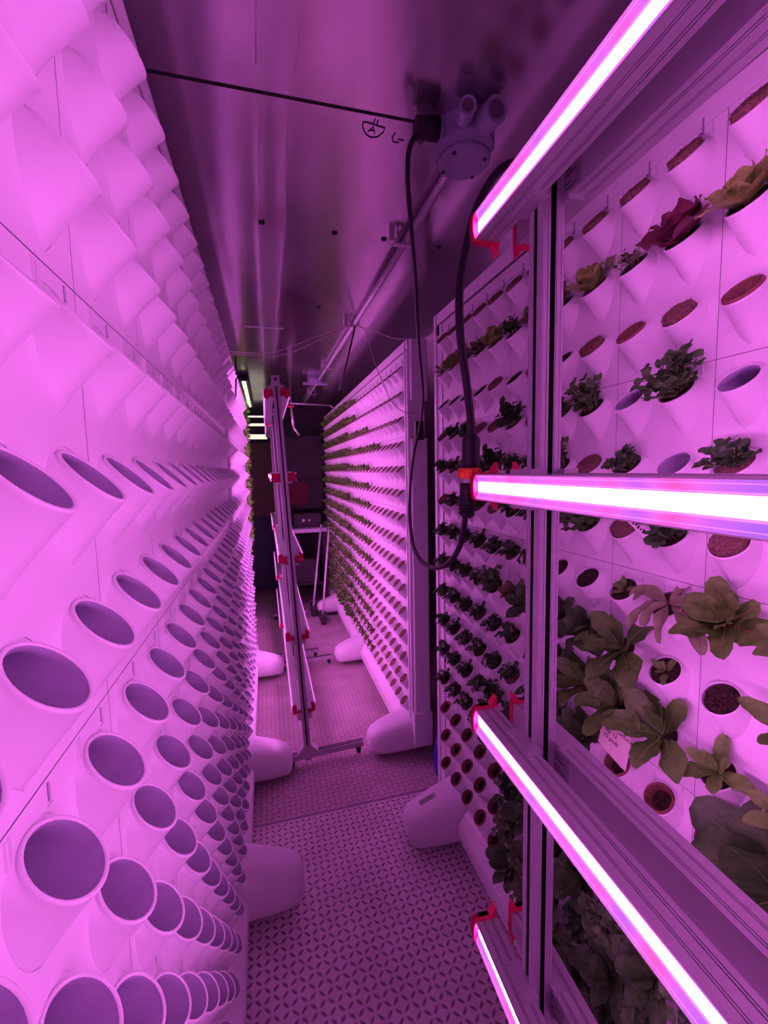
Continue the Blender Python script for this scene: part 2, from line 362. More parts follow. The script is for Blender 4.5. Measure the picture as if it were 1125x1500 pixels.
def panel(label, loc, rz, length, u0, ncols, first_odd, feet, view_order, low=False, near_cover=False, skirts=()):
    """loc: floor point under the sheet at u = 0; local x along the sheet, local -y outwards"""
    t = thing('grow_panel', label, 'growing panel', loc, rz, 'white growing panels')
    ZT, ZB = 2.315, ROWZ[-1] + CELL[2]
    # sheet with the pocket outlines cut out, one surface with module seams
    b = MB(); gap = .0006
    for c in range(ncols):
        u = u0 + c * CS
        L = ((c + first_odd) % 2 == 0); Rr = ((c + first_odd) % 2 == 1)
        for r in range(15):
            z = ROWZ[r]; outer = []
            for (x, zz) in RECT:
                if L and x <= CELL[0] + 1e-6: x += gap
                if Rr and x >= CELL[1] - 1e-6: x -= gap
                if r % 3 == 0 and zz >= CELL[3] - 1e-6: zz -= gap
                if r % 3 == 2 and zz <= CELL[2] + 1e-6: zz += gap
                outer.append((u + x, 0, z + zz))
            inner = [(u + base_outline(2*PI*k/NA)[0], 0, z + base_outline(2*PI*k/NA)[1]) for k in range(NA)]
            b.loft([outer, inner], 0, False)
            if r % 3 == 0 and not low:      # moulded ridges and slots along the head of every module
                zz = z + CELL[3]
                for q in (-.0285, -.0235): b.box((u+q, -.0020, zz-.0225), (u+q+.0018, 0, zz-.003))
                b.box((u+.0295, -.0006, zz-.019), (u+.0307, .001, zz-.004), 1); b.box((u+.0312, -.0018, zz-.019), (u+.0325, 0, zz-.004), 0)
                b.box((u+.034, -.0018, zz-.0225), (u+CS/2-.028, 0, zz-.021), 0)
    ob('sheet', b.mesh('sheet', ['plastic', 'ridge_slot']), t)
    # hollow body, rails and skirt
    b = MB(); D = .088; ua, ub = u0 - CS/2, u0 + (ncols-.5) * CS
    b.box((0, D-.006, .06), (length, D, ZT)); b.box((0, 0, .06), (.006, D, ZT)); b.box((length-.006, 0, .06), (length, D, ZT))
    b.box((0, -.004, ZT-.045), (length, D, ZT))                           # top rail
    b.box((0, -.001, ZT-.0535), (length, .01, ZT-.0465), 1)               # dark joint below the rail
    b.box((0, -.001, ROWZ[0]+CELL[3]), (length, .006, ZT-.0535))
    for a, e in ((0, ua), (ub, length)):                                   # end stiles with two ribs
        if e - a > .004:
            b.box((a, -.001, .06), (e, .006, ZT-.0535))
            b.box((a, -.008, .06), (a + (e-a)*.28, 0, ZT)); b.box((e-(e-a)*.28, -.005, .06), (e, 0, ZT-.055))
    for k in range(ncols + 1):                                             # backing behind the seams
        if (k + first_odd) % 2 == 0: b.box((ua+k*CS-.003, .001, ZB), (ua+k*CS+.003, .002, ROWZ[0]+CELL[3]), 1)
    for r in range(0, 15, 3):
        zz = ROWZ[r] + CELL[3]; b.box((ua, .001, zz-.003), (ub, .002, zz+.003), 1)
    prof = [(.006, ZB+.001), (-.001, ZB+.001), (-.001, ZB-.012), (-.012, ZB-.02), (-.030, ZB-.045), (-.042, .135), (-.046, .11), (-.044, .075), (-.034, .06), (.05, .06), (.05, ZB-.02)]
    for s0, s1 in skirts: b.prism(prof, s0, s1, 0, 0, False)
    if near_cover:
        b.box((length-.001, -.001, .06), (length+.004, D, ZT))
    ob('frame', b.mesh('frame', ['plastic', 'slot']), t)
    if near_cover:
        b = MB(); b.rbox((length+.003, .008, 2.0), (length+.03, D+.012, ZT-.004), .008); ob('end_cover', b.mesh('end_cover', ['cover']), t)
        b = MB(); b.rbox((length+.003, .008, .27), (length+.024, D+.010, 1.80), .008); ob('end_cover', b.mesh('end_cover', ['cover']), t)
        b = MB(); b.rbox((length+.001, -.004, .075), (length+.04, D+.018, .27), .008); ob('end_cap', b.mesh('end_cap', ['plastic']), t)
    pm = POCKET_LOW if low else POCKET
    cells = sorted(((c, r) for c in range(ncols) for r in range(15)), key=view_order)
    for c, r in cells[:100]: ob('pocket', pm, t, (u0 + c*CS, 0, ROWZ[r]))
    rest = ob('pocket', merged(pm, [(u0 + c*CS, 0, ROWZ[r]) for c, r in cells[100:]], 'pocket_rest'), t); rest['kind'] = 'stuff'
    for u in feet:
        ob('foot', FOOT, t, (u, 0, 0)); ob('caster', CASTER, t, (u, 0, 0))
    b = MB()                                                               # little hooks over the top row
    if ncols > 16 or True:
        for c in range(ncols):
            u = u0 + c*CS
            b.box((u+.012, -.003, ROWZ[0]+.030), (u+.0138, 0, ROWZ[0]+.056)); b.box((u+.008, -.006, ROWZ[0]+.030), (u+.0138, -.002, ROWZ[0]+.032))
    h = ob('clip', b.mesh('clip', ['ridge_slot']), t); h['kind'] = 'stuff'
    return t
# near left: bare pockets
LY0 = -.02 - .11
pl = panel('empty white pocket panel beside the camera with no plants in it', (-.1715, -.155, 0), PI/2, 2.36, .3392 - 4*CS + .155, 21, 0, (1.76,), lambda k: (k[0]-6)**2 * 1.2 + (k[1]-7)**2 * .5 + (0 if k[0] > 2 else 60), skirts=((.004, 1.65), (1.87, 2.35)))
# near planted panel
PRX, PRY = .7635, 1.91
pr = panel('white growing panel behind the lit light rack, planted with lettuce and herbs', (PRX, PRY, 0), -PI/2, 2.1, PRY - 1.7723, 17, 1, (.20, 1.7), lambda k: abs(k[0]-8.5) * 1.1 + abs(k[1]-6) * .5, skirts=((.315, 1.58), (1.82, 2.09)))
# far planted panel
FRX, FRY = .7450, 5.62; FLEN = 3.36; FN = 29
FU0 = FLEN - .045 - CS/2 - (FN-1)*CS
pf = panel('white growing panel further down the aisle, filled with rows of seedling plugs', (FRX, FRY, 0), -PI/2, FLEN, FU0, FN, 1, (FRY-4.95, FRY-3.62, FRY-2.36), lambda k: (FN-k[0]) * 1.0 + abs(k[1]-7) * .6, True, True, skirts=((.01, FRY-5.07), (FRY-4.83, FRY-3.74), (FRY-3.50, FRY-2.48)))
# far bare panel
pfl = panel('bare white pocket panel beyond the gap, opposite the seedling panel', (-.172, 2.235, 0), PI/2, 1.62, .09, 14, 0, (.10, 1.31), lambda k: k[0] + abs(k[1]-7)*.4, True, skirts=((.22, 1.19), (1.43, 1.61)))

# ------------------------------------------------------------------ plants
def ofr(a, b_, c):   # opening frame -> panel frame
    return Vector((a, S45*b_ - S45*c, S45*b_ + S45*c))
def disc_rings(spec, n=20, jit=0.):
    rings = []
    for r, h in spec:
        rings.append([ofr((r + random.uniform(-jit, jit)) * math.cos(2*PI*k/n), (r + random.uniform(-jit, jit)) * math.sin(2*PI*k/n), h + random.uniform(-jit, jit)) for k in range(n)])
    return rings
def fuzzy_plug(seed, m='peat', high=.010):
    random.seed(seed); b = MB()
    rg = disc_rings([(.0275, -.02), (.0283, high-.003), (.0268, high), (.024, high-.001), (.017, high+.001), (.009, high+.001), (.001, high)], 22, .0011)
    b.loft(rg, 0, False, True, True)
    for i in range(40):   # loose fibres
        a, r = random.uniform(0, 2*PI), random.uniform(.01, .028); p = ofr(r*math.cos(a), r*math.sin(a), high-.001)
        q = p + ofr(random.uniform(-.005, .005), random.uniform(-.005, .005), random.uniform(.002, .006)); x = Vector((.0008, 0, 0))
        b.add([p-x, p+x, q], [(0, 1, 2)], 0)
    return b.mesh('peat_plug', [m])
PLUG = [fuzzy_plug(i) for i in range(3)]; DPLUG = [fuzzy_plug(10+i, 'soil', -.003) for i in range(2)]
LPLUG = [fuzzy_plug(20+i, 'peat', -.004) for i in range(2)]
def liner_mesh():
    random.seed(3); b = MB()
    b.loft(disc_rings([(.0293, -.01), (.0295, .002), (.0285, .004), (.0262, .004), (.0252, .001), (.0185, -.0145)], 24, .0003), 0, True)
    return b.mesh('pot_liner', ['liner'])
def soil_mesh():
    random.seed(4); b = MB(); b.loft(disc_rings([(.0200, -.0118), (.014, -.0125), (.006, -.0135), (.001, -.013)], 18, .0012), 0, False, False, True)
    return b.mesh('soil', ['soil'])
LINER, SOIL = liner_mesh(), soil_mesh()

def leaf(b, p, d, n, length, width, droop=.5, ruffle=.0, cup=.1, mi=0, nl=7, nw=4, rib=None, tip=.75, stemfrac=.0):
    """one leaf blade grown from p along d with upper side n (panel frame, world down = -z)"""
    p = Vector(p); d = Vector(d).normalized(); n = Vector(n); g = Vector((0, 0, -1)); rings = []; ph = random.uniform(0, 6); fr = random.uniform(7, 11)
    ribs = []
    for i in range(nl + 1):
        t = i / nl
        n = (n - d * n.dot(d)).normalized(); x = d.cross(n).normalized()
        if t < stemfrac: w = width * .07
        else:
            tt = (t - stemfrac) / (1 - stemfrac); w = width * (max(0, math.sin(PI * (tt ** tip) * .97 + .03)) ** .6) * .5 + .0004
        ring = []
        for j in range(nw + 1):
            s = 2*j/nw - 1
            hgt = cup * w * s*s + ruffle * length * abs(s) ** 1.5 * math.sin(fr * t + ph + (2.3 if s > 0 else 0)) * (.4 + t)
            edge = 1 + (.10 * math.sin(fr*1.7*t + ph) if abs(s) == 1 and ruffle else 0)
            ring.append(p + x * (w * s * edge) + n * hgt)
        rings.append(ring); ribs.append(p + n * (.0006 + .0004))
        p = p + d * (length / nl); d = (d + g * droop * (.4 + t) / nl * 1.4).normalized()
    b.loft(rings, mi, True, closed=False)
    if rib is not None: b.tube(ribs[:-1], [max(.0003, .0016 * (1 - i/nl)) * (length/.1) for i in range(nl)], 5, rib)
def dirs(theta, phi):   # theta: tilt from the opening normal, phi around it
    return ofr(math.sin(theta)*math.cos(phi), math.sin(theta)*math.sin(phi), math.cos(theta))
def leafy(seed, mats, count, tilt, length, width, **k):
    random.seed(seed); b = MB(); rib = k.pop('rib', None); r0 = k.pop('r0', .008); upw = k.pop('upw', .0); ph0 = random.uniform(0, 6)
    for i in range(count):
        ph = ph0 + i * 2.39996; f = (i + .5) / count
        th = tilt[0] + (tilt[1] - tilt[0]) * f + random.uniform(-.12, .12)
        d = dirs(th, ph) + Vector((0, 0, upw)); nrm = dirs(th - PI/2, ph)
        base = ofr(r0*math.cos(ph)*f, r0*math.sin(ph)*f, -.002)
        L = random.uniform(*length) * (.7 + .3*f if k.get('grow', True) else 1)
        kk = {q: w for q, w in k.items() if q != 'grow'}
        leaf(b, base, d, nrm, L, L * random.uniform(*width), rib=rib, **kk)
    return b.mesh('foliage', mats)
def bush(seed, m, stems, hgt, leafl, spread=1.0):
    random.seed(seed); b = MB()
    for i in range(stems):
        th, ph = random.uniform(.1, 1.15) * spread, random.uniform(0, 2*PI); d = dirs(th, ph) + Vector((0, 0, .25))
        L = hgt * random.uniform(.55, 1.); p0 = ofr(random.uniform(-.015, .015), random.uniform(-.015, .015), -.004)
        d.normalize(); p1 = p0 + d * L * .6; p2 = p0 + d * L + Vector((0, 0, -.006 * random.random()))
        b.tube([p0, p1, p2], [.0011, .0009, .0006], 4, 1)
        for q in range(6):
            t = .35 + .65 * q / 5; p = p0.lerp(p2, t); ph2 = random.uniform(0, 2*PI)
            dd = dirs(random.uniform(.5, 1.5), ph2) ; nn = dirs(random.uniform(-.9, 0), ph2)
            l = leafl * random.uniform(.7, 1.25)
            leaf(b, p, dd, nn, l, l * random.uniform(.7, .95), .5, .06, .25, 0, 4, 2, tip=.7, stemfrac=.15)
    return b.mesh('foliage', [m, 'stem'])
V = {}
V['h'] = [bush(20+i, 'herb', 15, .047, .017) for i in range(4)]
V['H'] = [bush(30+i, 'herbtop' if i else 'herb', 24, .076, .022, 1.15) for i in range(3)]
V['s'] = [bush(40+i, 'spiky', 12, .045, .010) for i in range(2)]
V['p'] = [leafy(44+i, ['spiky', 'stem'], 16, (.2, 1.2), (.04, .065), (.08, .14), droop=.2, cup=.3, nl=5, nw=2, rib=None) for i in range(2)]
V['r'] = [leafy(50+i, ['redleaf', 'pinkstem'], 11, (.25, 1.25), (.06, .085), (.7, .9), droop=.5, ruffle=.07, nl=9, nw=6, rib=None, upw=.2) for i in range(2)]
V['y'] = [leafy(54+i, ['yellow', 'rib'], 12, (.2, 1.2), (.055, .075), (.65, .9), droop=.4, ruffle=.08, nl=9, nw=6, upw=.3) for i in range(3)]
V['b'] = [leafy(60+i, ['brownleaf', 'rib'], 10, (.2, 1.2), (.05, .07), (.5, .8), droop=.6, ruffle=.06, nl=8, nw=4, upw=.15) for i in range(3)]
V['L'] = [leafy(70+i, ['romaine', 'rib'], 9, (.35, 1.25), (.095, .125), (.42, .55), droop=.75, ruffle=.03, cup=.18, nl=9, nw=6, rib=1, tip=1.15, stemfrac=.06, r0=.014) for i in range(4)]
V['D'] = [leafy(80+i, ['dromaine', 'rib'], 11, (.3, 1.25), (.075, .10), (.5, .65), droop=.6, ruffle=.04, cup=.15, nl=8, nw=6, rib=1, tip=1.1, r0=.014) for i in range(3)]
V['B'] = [leafy(88+i, ['dromaine', 'rib'], 11, (.3, 1.2), (.15, .18), (.62, .75), droop=.55, ruffle=.035, cup=.12, nl=10, nw=6, rib=1, tip=1.05, r0=.012) for i in range(1)]
V['R'] = [leafy(92+i, ['lettuce', 'pinkstem'], 13, (.3, 1.45), (.065, .09), (.55, .75), droop=.25, ruffle=.05, nl=8, nw=6, rib=1, r0=.016) for i in range(1)]
V['k'] = [leafy(96+i, ['lettuce', 'rib'], 8, (.3, 1.2), (.055, .075), (.38, .5), droop=.3, ruffle=.02, cup=.2, nl=7, nw=4, rib=1, tip=1.1) for i in range(3)]
V['t'] = [leafy(102+i, ['lettuce', 'pinkstem'], 7, (.5, 1.5), (.022, .034), (.4, .6), droop=.2, ruffle=.03, nl=5, nw=4, rib=1) for i in range(2)]
V['w'] = [leafy(106, ['tan', 'pinkstem'], 7, (1.0, 1.5), (.09, .125), (.26, .36), droop=2.0, ruffle=.05, cup=.5, nl=10, nw=4, rib=1, tip=1.1, r0=.012)]
PL = ['................',
      'pybbyhbbysryyy..',
      'dddd.d.d.o.o..d.',
      '.hh..H.hHeHee.h.',
      'hhhhHhhH.hehhhh.',
      '.hhh.hhhH.H.hh..',
      'hhhhhhhddtwRkh..',
      'hhhhHbDDDLtdkD..',
      'hhhhhhdDLLLkkD..',
      'hhhhhhhHDoooBD..',
      'hhhhHhhDDHDHDD..',
      'hhhhHHHDHDHDHD..',
      'oooooHDHDHDHDD..',
      'oooooHHDHDHDHH..',
      'oooooDHHDHDHHD..']
ORD = 'first second third fourth fifth sixth seventh eighth ninth tenth eleventh twelfth thirteenth fourteenth fifteenth sixteenth seventeenth eighteenth nineteenth twentieth twenty-first twenty-second twenty-third twenty-fourth twenty-fifth twenty-sixth twenty-seventh twenty-eighth twenty-ninth thirtieth'.split()
KIND = {'.': ('peat_plug', 'bare brown peat plug', 'plant plug'), 'd': ('peat_plug', 'dark bare soil plug', 'plant plug'), 'o': ('plant_pot', 'hollow red-brown pot', 'pot'),
        'h': ('potted_herb', 'small dark green herb', 'plant'), 'H': ('potted_herb', 'bushy green herb', 'plant'), 's': ('potted_herb', 'fine sprouting herb', 'plant'), 'p': ('potted_herb', 'spiky thin-leaved herb', 'plant'),
        'r': ('potted_lettuce', 'ruffled dark red lettuce', 'lettuce'), 'y': ('potted_lettuce', 'ruffled yellow-green lettuce', 'lettuce'), 'b': ('potted_lettuce', 'brownish lettuce', 'lettuce'),
        'L': ('potted_lettuce', 'long-leaved green lettuce', 'lettuce'), 'D': ('potted_lettuce', 'dark green lettuce', 'lettuce'), 'B': ('potted_lettuce', 'very large dark lettuce', 'lettuce'),
        'R': ('potted_lettuce', 'open lettuce rosette', 'lettuce'), 'k': ('potted_lettuce', 'small upright lettuce', 'lettuce'), 't': ('potted_lettuce', 'tiny lettuce seedling', 'lettuce'), 'w': ('potted_lettuce', 'wilted drooping lettuce', 'lettuce')}
GROUP = {'peat_plug': 'bare plugs in the near planted panel', 'plant_pot': 'hollow pots in the near planted panel', 'potted_herb': 'herbs in the near planted panel', 'potted_lettuce': 'lettuces in the near planted panel'}
used = {}
for r, row in enumerate(PL):
    for c, k in enumerate(row):
        if k == 'e' or c > 13: continue
        nm, look, cat = KIND[k]
        lab = f'{look}, {ORD[r]} row down, {ORD[c]} pot from far end of near planted panel'
        pos = (PRX - OFF, 1.7723 - c*CS, ROWZ[r]); i = used[k] = used.get(k, -1) + 1
        if k in '.d':
            o = ob(nm, (PLUG if k == '.' else DPLUG)[i % (3 if k == '.' else 2)], None, pos); o.rotation_euler = (0, 0, -PI/2); tag(o, lab, cat, GROUP[nm]); continue
        t = thing(nm, lab, cat, pos, -PI/2, GROUP[nm])
        if k == 'o': ob('pot_liner', LINER, t); ob('soil', SOIL, t); continue
        ob('plug', DPLUG[i % 2] if (i + r) % 3 or k in 'tkw' else LPLUG[i % 2], t)
        ob('foliage', V[k][i % len(V[k])], t)
# seedlings in the far panel
def seedling(seed, dense):
    random.seed(seed); b = MB(); b.loft(disc_rings([(.0275, -.02), (.0283, .001), (.02, .004), (.008, .004), (.001, .004)], 12, .001), 0, False, False, True)
    if dense:
        for i in range(dense):
            ph = i*2.4 + random.random(); th = random.uniform(.1, 1.1); l = random.uniform(.036, .055) * (1.45 if dense > 7 else 1)
            leaf(b, ofr(.008*math.cos(ph), .008*math.sin(ph), 0), dirs(th, ph) + Vector((0, 0, .3)), dirs(th-PI/2, ph), l, l*.6, .5, .04, .2, 1, 4, 2, tip=1.1)
    return b.mesh('seedling' if dense else 'peat_plug', ['peat', 'spiky' if seed % 2 else 'lettuce'])
SD0 = [seedling(200, 0)]; SD1 = [seedling(201+i, 4) for i in range(4)]; SD2 = [seedling(211+i, 9) for i in range(4)]
rest = []
for j in range(FN):          # j counts pots from the near end
    u = FU0 + (FN-1-j)*CS; y = FRY - u
    for r in range(15):
        bare = j < 7 and not (r in (3,) and j > 3) or (j < 11 and r < 2)
        pos = (FRX - OFF, y, ROWZ[r])
        me = SD0[0] if bare else (SD1 if j < 14 else SD2)[(j*7 + r*3) % 4]
        if j == FN-1 or (j == FN-2 and r > 4): rest.append((me, pos)); continue
        o = ob('peat_plug' if bare else 'leafy_seedling', me, None, pos); o.rotation_euler = (0, 0, -PI/2)
        tag(o, f"{'bare brown plug' if bare else 'leafy seedling'}, {ORD[r]} row down, {ORD[j]} pot from near end of far planted panel", 'plant plug' if bare else 'seedling', 'bare plugs in the far planted panel' if bare else 'seedlings in the far planted panel')
b = MB()
for me, pos in rest:
    R = Matrix.Rotation(-PI/2, 4, 'Z'); o = len(b.v)
    b.v += [tuple(R @ v.co + Vector(pos)) for v in me.vertices]
    for p in me.polygons: b.f.append([i+o for i in p.vertices]); b.m.append(p.material_index); b.sm.append(p.use_smooth)
o = ob('leafy_seedling', b.mesh('seedling_rest', ['peat', 'lettuce'])); tag(o, 'mass of leafy seedlings at the very far end of the far planted panel', 'seedling', 'seedlings in the far planted panel', 'stuff')

# plant tags
def text_mesh(body, size, name):
    cu = bpy.data.curves.new(name, 'FONT'); cu.body = body; cu.size = size; cu.align_x = 'LEFT'; cu.resolution_u = 2; cu.offset = .0002
    o = bpy.data.objects.new('tmp', cu); C.objects.link(o)
    me = bpy.data.meshes.new_from_object(o.evaluated_get(bpy.context.evaluated_depsgraph_get())); bpy.data.objects.remove(o)
    me.materials.clear(); me.materials.append(M['ink']); return me
bpy.context.view_layer.update()
t = thing('plant_tag', 'small tan paper tag with handwriting, below the long-leaved lettuce', 'tag', (.707, .748, 1.046), 0)
t.rotation_euler = (math.radians(80), math.radians(0), math.radians(-90))
b = MB(); b.prism([(-.040, .034), (.028, .034), (.042, .020), (.042, -.045), (.030, -.045), (-.040, -.03)], -.0006, .0006)
ob('paper', b.mesh('paper', ['tag']), t)
for i, s in enumerate(('Tomm Lettuce', 'Sep 12', '10 pods')):
    o = ob('handwriting', text_mesh(s, .0135, 'handwriting'), t, (-.036 + .006*(i > 0), .020 - .014*i, .0008)); o.rotation_euler = (0, 0, math.radians(-6))
t.rotation_euler = (math.radians(78), 0, math.radians(-90))
t = thing('plant_tag', 'white plastic plant stake leaning over the herb under the bright lamp', 'tag', (.712, .700, 1.512), 0)
t.rotation_euler = (math.radians(75), 0, math.radians(-90))
T = Matrix.Rotation(math.radians(-28), 4, 'Z'); b = MB(); b.box((-.05, -.009, -.0005), (.045, .009, .0005), 0, T); ob('stake', b.mesh('stake', ['tagw']), t)
b = MB()
for i in range(7): b.box((-.044+.008*i, -.005+.002*(i % 2), .0006), (-.039+.008*i, .004-.002*(i % 3), .0009), 0, T)
ob('handwriting', b.mesh('handwriting', ['ink']), t)

# ------------------------------------------------------------------ light racks
HB = .0215
def bar_meshes(length):
    """bar along +y from y=0, front towards +x; x measured from the rack centre line"""
    top = [(.021, .0225), (.030, .0225), (.030, .0205), (.0315, .0205), (.0315, .0225), (.034, .0225), (.034, .0205), (.0355, .0205), (.0355, .0225), (.050, .0225), (.050, .021), (.0512, .021), (.0512, .0225), (.0535, .0225), (.0535, .021), (.0547, .021), (.0547, .0225), (.0700, .0225), (.0700, .0210), (.058, .0208)]
    poly = top + [(x, -z) for x, z in reversed(top)]
    n = len(poly); mi = [0]*n
    for i in range(n):
        a, c = poly[i], poly[(i+1) % n]
        if abs(a[1]) < .0222 and abs(c[1]) < .0222 and a[0] != c[0] and a[0] < .056 and a[1]*c[1] > 0: mi[i] = 1
    b = MB(); b.prism(poly, 0, length, 1, mi)
    hous = b.mesh('light_bar', ['alu', 'groove'])
    h_ = [(.0697, .0209), (.0692, .0192), (.0682, .0182), (.0676, .0174), (.0650, .0148), (.0628, .0112), (.0618, .0086), (.0618, 0)]
    pr_ = h_ + [(x, -z) for x, z in h_[-2::-1]]
    b = MB(); nn = len(pr_); o = len(b.v)
    for q in pr_: b.v += [(q[0], .002, q[1]), (q[0], length, q[1])]
    mats_ = [1, 1, 2, 1, 1, 2, 0, 0, 2, 1, 1, 2, 1, 1]
    for i in range(nn-1): b.f.append([2*i, 2*i+1, 2*i+3, 2*i+2]); b.m.append(mats_[i]); b.sm.append(False)
    lens = b.mesh('lens', ['core', 'edge', 'mid'])
    return hous, lens
def cap_mesh(hooks=True):
    b = MB()
    out = [(.019, -.0255), (.060, -.0255), (.068, -.0240), (.0725, -.0195), (.0750, -.010), (.0757, 0), (.0750, .010), (.0725, .0195), (.068, .0240), (.060, .0255), (.019, .0255)]
    b.prism(out, -.009, .0, 1)
    inn = [(.0765 if False else x - .0035 if x > .065 else x, z*.9) for x, z in out]
    # flange around lens and housing
    b.loft([[(x, -.009, z) for x, z in out], [(x, .006, z) for x, z in out], [(x-(.0035 if x > .06 else 0), .006, z*.9) for x, z in out], [(x-(.0035 if x > .06 else 0), -.001, z*.9) for x, z in out]], 0, False, closed=False)
    for s in (1, -1) if hooks else ():   # barbed hooks at the back
        q = [(.020, .0245*s), (.036, .0245*s), (.021, .043*s)]
        b.prism(q if s > 0 else q[::-1], -.009, .006, 1)
    return b.mesh('end_cap', ['red'])
CAP = cap_mesh(); CAPFLAT = cap_mesh(False)
def bar_label(length, flip):
    b = MB(); w = .0003
    b.box((.0206-w, .05, -.019), (.0206, .17, .019), 0)
    b.box((.0206-2*w, .055, -.012), (.0206-w, .063, .012), 1); b.box((.0206-2*w, .066, -.012), (.0206-w, .071, .012), 1)
    for i in range(5): b.box((.0206-2*w, .08, -.014+.006*i), (.0206-w, .16-.012*(i % 3), -.0125+.006*i), 1)
    return b.mesh('rating_label', ['labelp', 'groove'])
def post_mesh(h, z0=.03):
    a, g, d = .0175, .0042, .009
    q = [(a, -a), (a, -g), (a-d, -g), (a-d, g), (a, g), (a, a)]
    poly = []; mi = []
    for k in range(4):
        ca, sa = [(1, 0), (0, 1), (-1, 0), (0, -1)][k]
        for i, (x, y) in enumerate(q[:-1]): poly.append((x*ca - y*sa, x*sa + y*ca)); mi.append(1 if 1 <= i <= 3 else 0)
    b = MB(); b.prism(poly, z0, h, 2, mi)
    for k in range(4):   # bright lips each side of the slots
        T = Matrix.Rotation(k*PI/2, 4, 'Z')
        for s in (-1, 1): b.box((.017, s*.0072-.0009, z0), (.0187, s*.0072+.0009, h), 0, T); b.box((.017, s*.0145-.0009, z0), (.0183, s*.0145+.0009, h), 0, T)
    return b.mesh('post', ['alu', 'groove'])
def rack(label, loc, rz, length, heights, posts, tilt=0., htop=2.09, fa=.3, fb=.3, labels=True):
    t = thing('light_rack', label, 'light rack', loc, rz, 'grow light racks'); t.rotation_euler = (0, tilt, rz)
    hous, lens = bar_meshes(length); lab = bar_label(length, 0)
    post = post_mesh(htop)
    for py in posts:
        ob('post', post, t, (0, py, 0))
        b = MB(); b.box((-fa, py-.02, .045), (fb, py+.02, .075)); b.box((-fa, py-.012, .0735), (fb, py-.004, .0765), 1); b.box((-fa, py+.004, .0735), (fb, py+.012, .0765), 1)
        ob('base_bar', b.mesh('base_bar', ['alu', 'groove']), t)
        b = MB(); b.prism([(-.06, .075), (.06, .075), (.022, .12), (-.022, .12)], py-.024, py+.024, 1); ob('gusset', b.mesh('gusset', ['alu']), t)
        for s in (-1, 1):
            b = MB(); x = fb-.03 if s > 0 else -(fa-.03); b.cyl((x-.01, py, .025), (x+.01, py, .025), .024, 16); b.box((x-.014, py-.014, .022), (x+.014, py+.014, .047))
            ob('caster', b.mesh('caster', ['black']), t)
        b = MB(); b.box((-.024, py-.026, htop-.012), (.024, py+.026, htop)); b.box((-.02, py-.02, htop), (.02, py+.02, htop+.04)); b.cyl((.0, py-.0205, htop+.02), (.0, py-.022, htop+.02), .008, 12, 1); ob('post_bracket', b.mesh('post_bracket', ['alu', 'groove']), t)
    for z in heights:
        for s in (1, -1):
            h = ob('light_bar', hous, t, (0, 0, z)); h.scale = (s * .86, 1, 1)
            ob('lens', lens, h, (0 if labels else .0092, 0, 0)); ob('end_cap', CAP if labels else CAPFLAT, h)
            if labels: ob('rating_label', lab, h)
            for py in posts:
                for zz in (1, -1):
                    b = MB(); b.box((.018, py-.03, min(.0224*zz, .030*zz)), (.046, py+.03, max(.0224*zz, .030*zz)))
                    ob('clamp', b.mesh('clamp', ['alu']), h)
    return t
HTS = [EYE + q for q in (.402, -.034, -.47, -.905, -1.33)]
RKX, RKY = .4165, .711
# near rack: bars run from its end back past the camera (rotated half a turn)
rack('lit light rack close to the camera, bright bars before the near planted panel', (RKX, RKY, 0), PI - .035, 1.75, HTS[:4], (.118, 1.6), 0., 2.075, .22, .22)
rack('tall leaning light rack standing mid aisle with red end caps', (.160, 2.40, 0), 0, 1.28, [h + .005 for h in HTS], (-.034, 1.2), math.radians(-2.5), 2.09, .12, .315, False)
rack('second light rack further back, behind the leaning one', (.13, 3.82, 0), 0, 1.2, HTS, (-.034, 1.1), math.radians(-1.5), 2.09, .12, .25, False)

# ------------------------------------------------------------------ ceiling fittings and cables
t = thing('junction_box', 'grey plastic junction box on the ceiling with open round ports', 'junction box', (.515, 1.09, HC), 0)
b = MB(); n = 8; b.prism([(.075*math.cos(2*PI*(k+.5)/n), .085*math.sin(2*PI*(k+.5)/n)) for k in range(n)], -.052, 0); ob('body', b.mesh('body', ['jbox']), t)
b = MB(); b.tube([(.012, .022, -.050), (.012, .022, -.060), (.012, .022, -.064)], [.066, .066, .062], 28); ob('lid', b.mesh('lid', ['jbox']), t)
for x, y in ((-.03, -.012), (.055, -.01), (-.03, .06), (.055, .062)):
    b = MB(); b.tube([(x, y, -.063), (x, y, -.067)], [.0055, .0045], 10); ob('screw', b.mesh('screw', ['groove']), t)
for (x, y, dx, dy, r) in ((-.035, -.075, -.2, -1, .020), (.020, -.080, .1, -1, .028), (-.075, -.02, -1, -.1, .027)):
    d = Vector((dx, dy, -.15)).normalized(); p = Vector((x, y, -.03)); q = p + d*.045; b = MB()
    b.tube([p, q], r, 20, 0, False); b.tube([q, q - d*.003, q - d*.003], [r, r*.72, .0005], 20, 0, False); b.tube([q + d*.0005, q + d*.0006], [r*.66, .0005], 20, 1, False)
    ob('port', b.mesh('port', ['jbox', 'slot']), t)
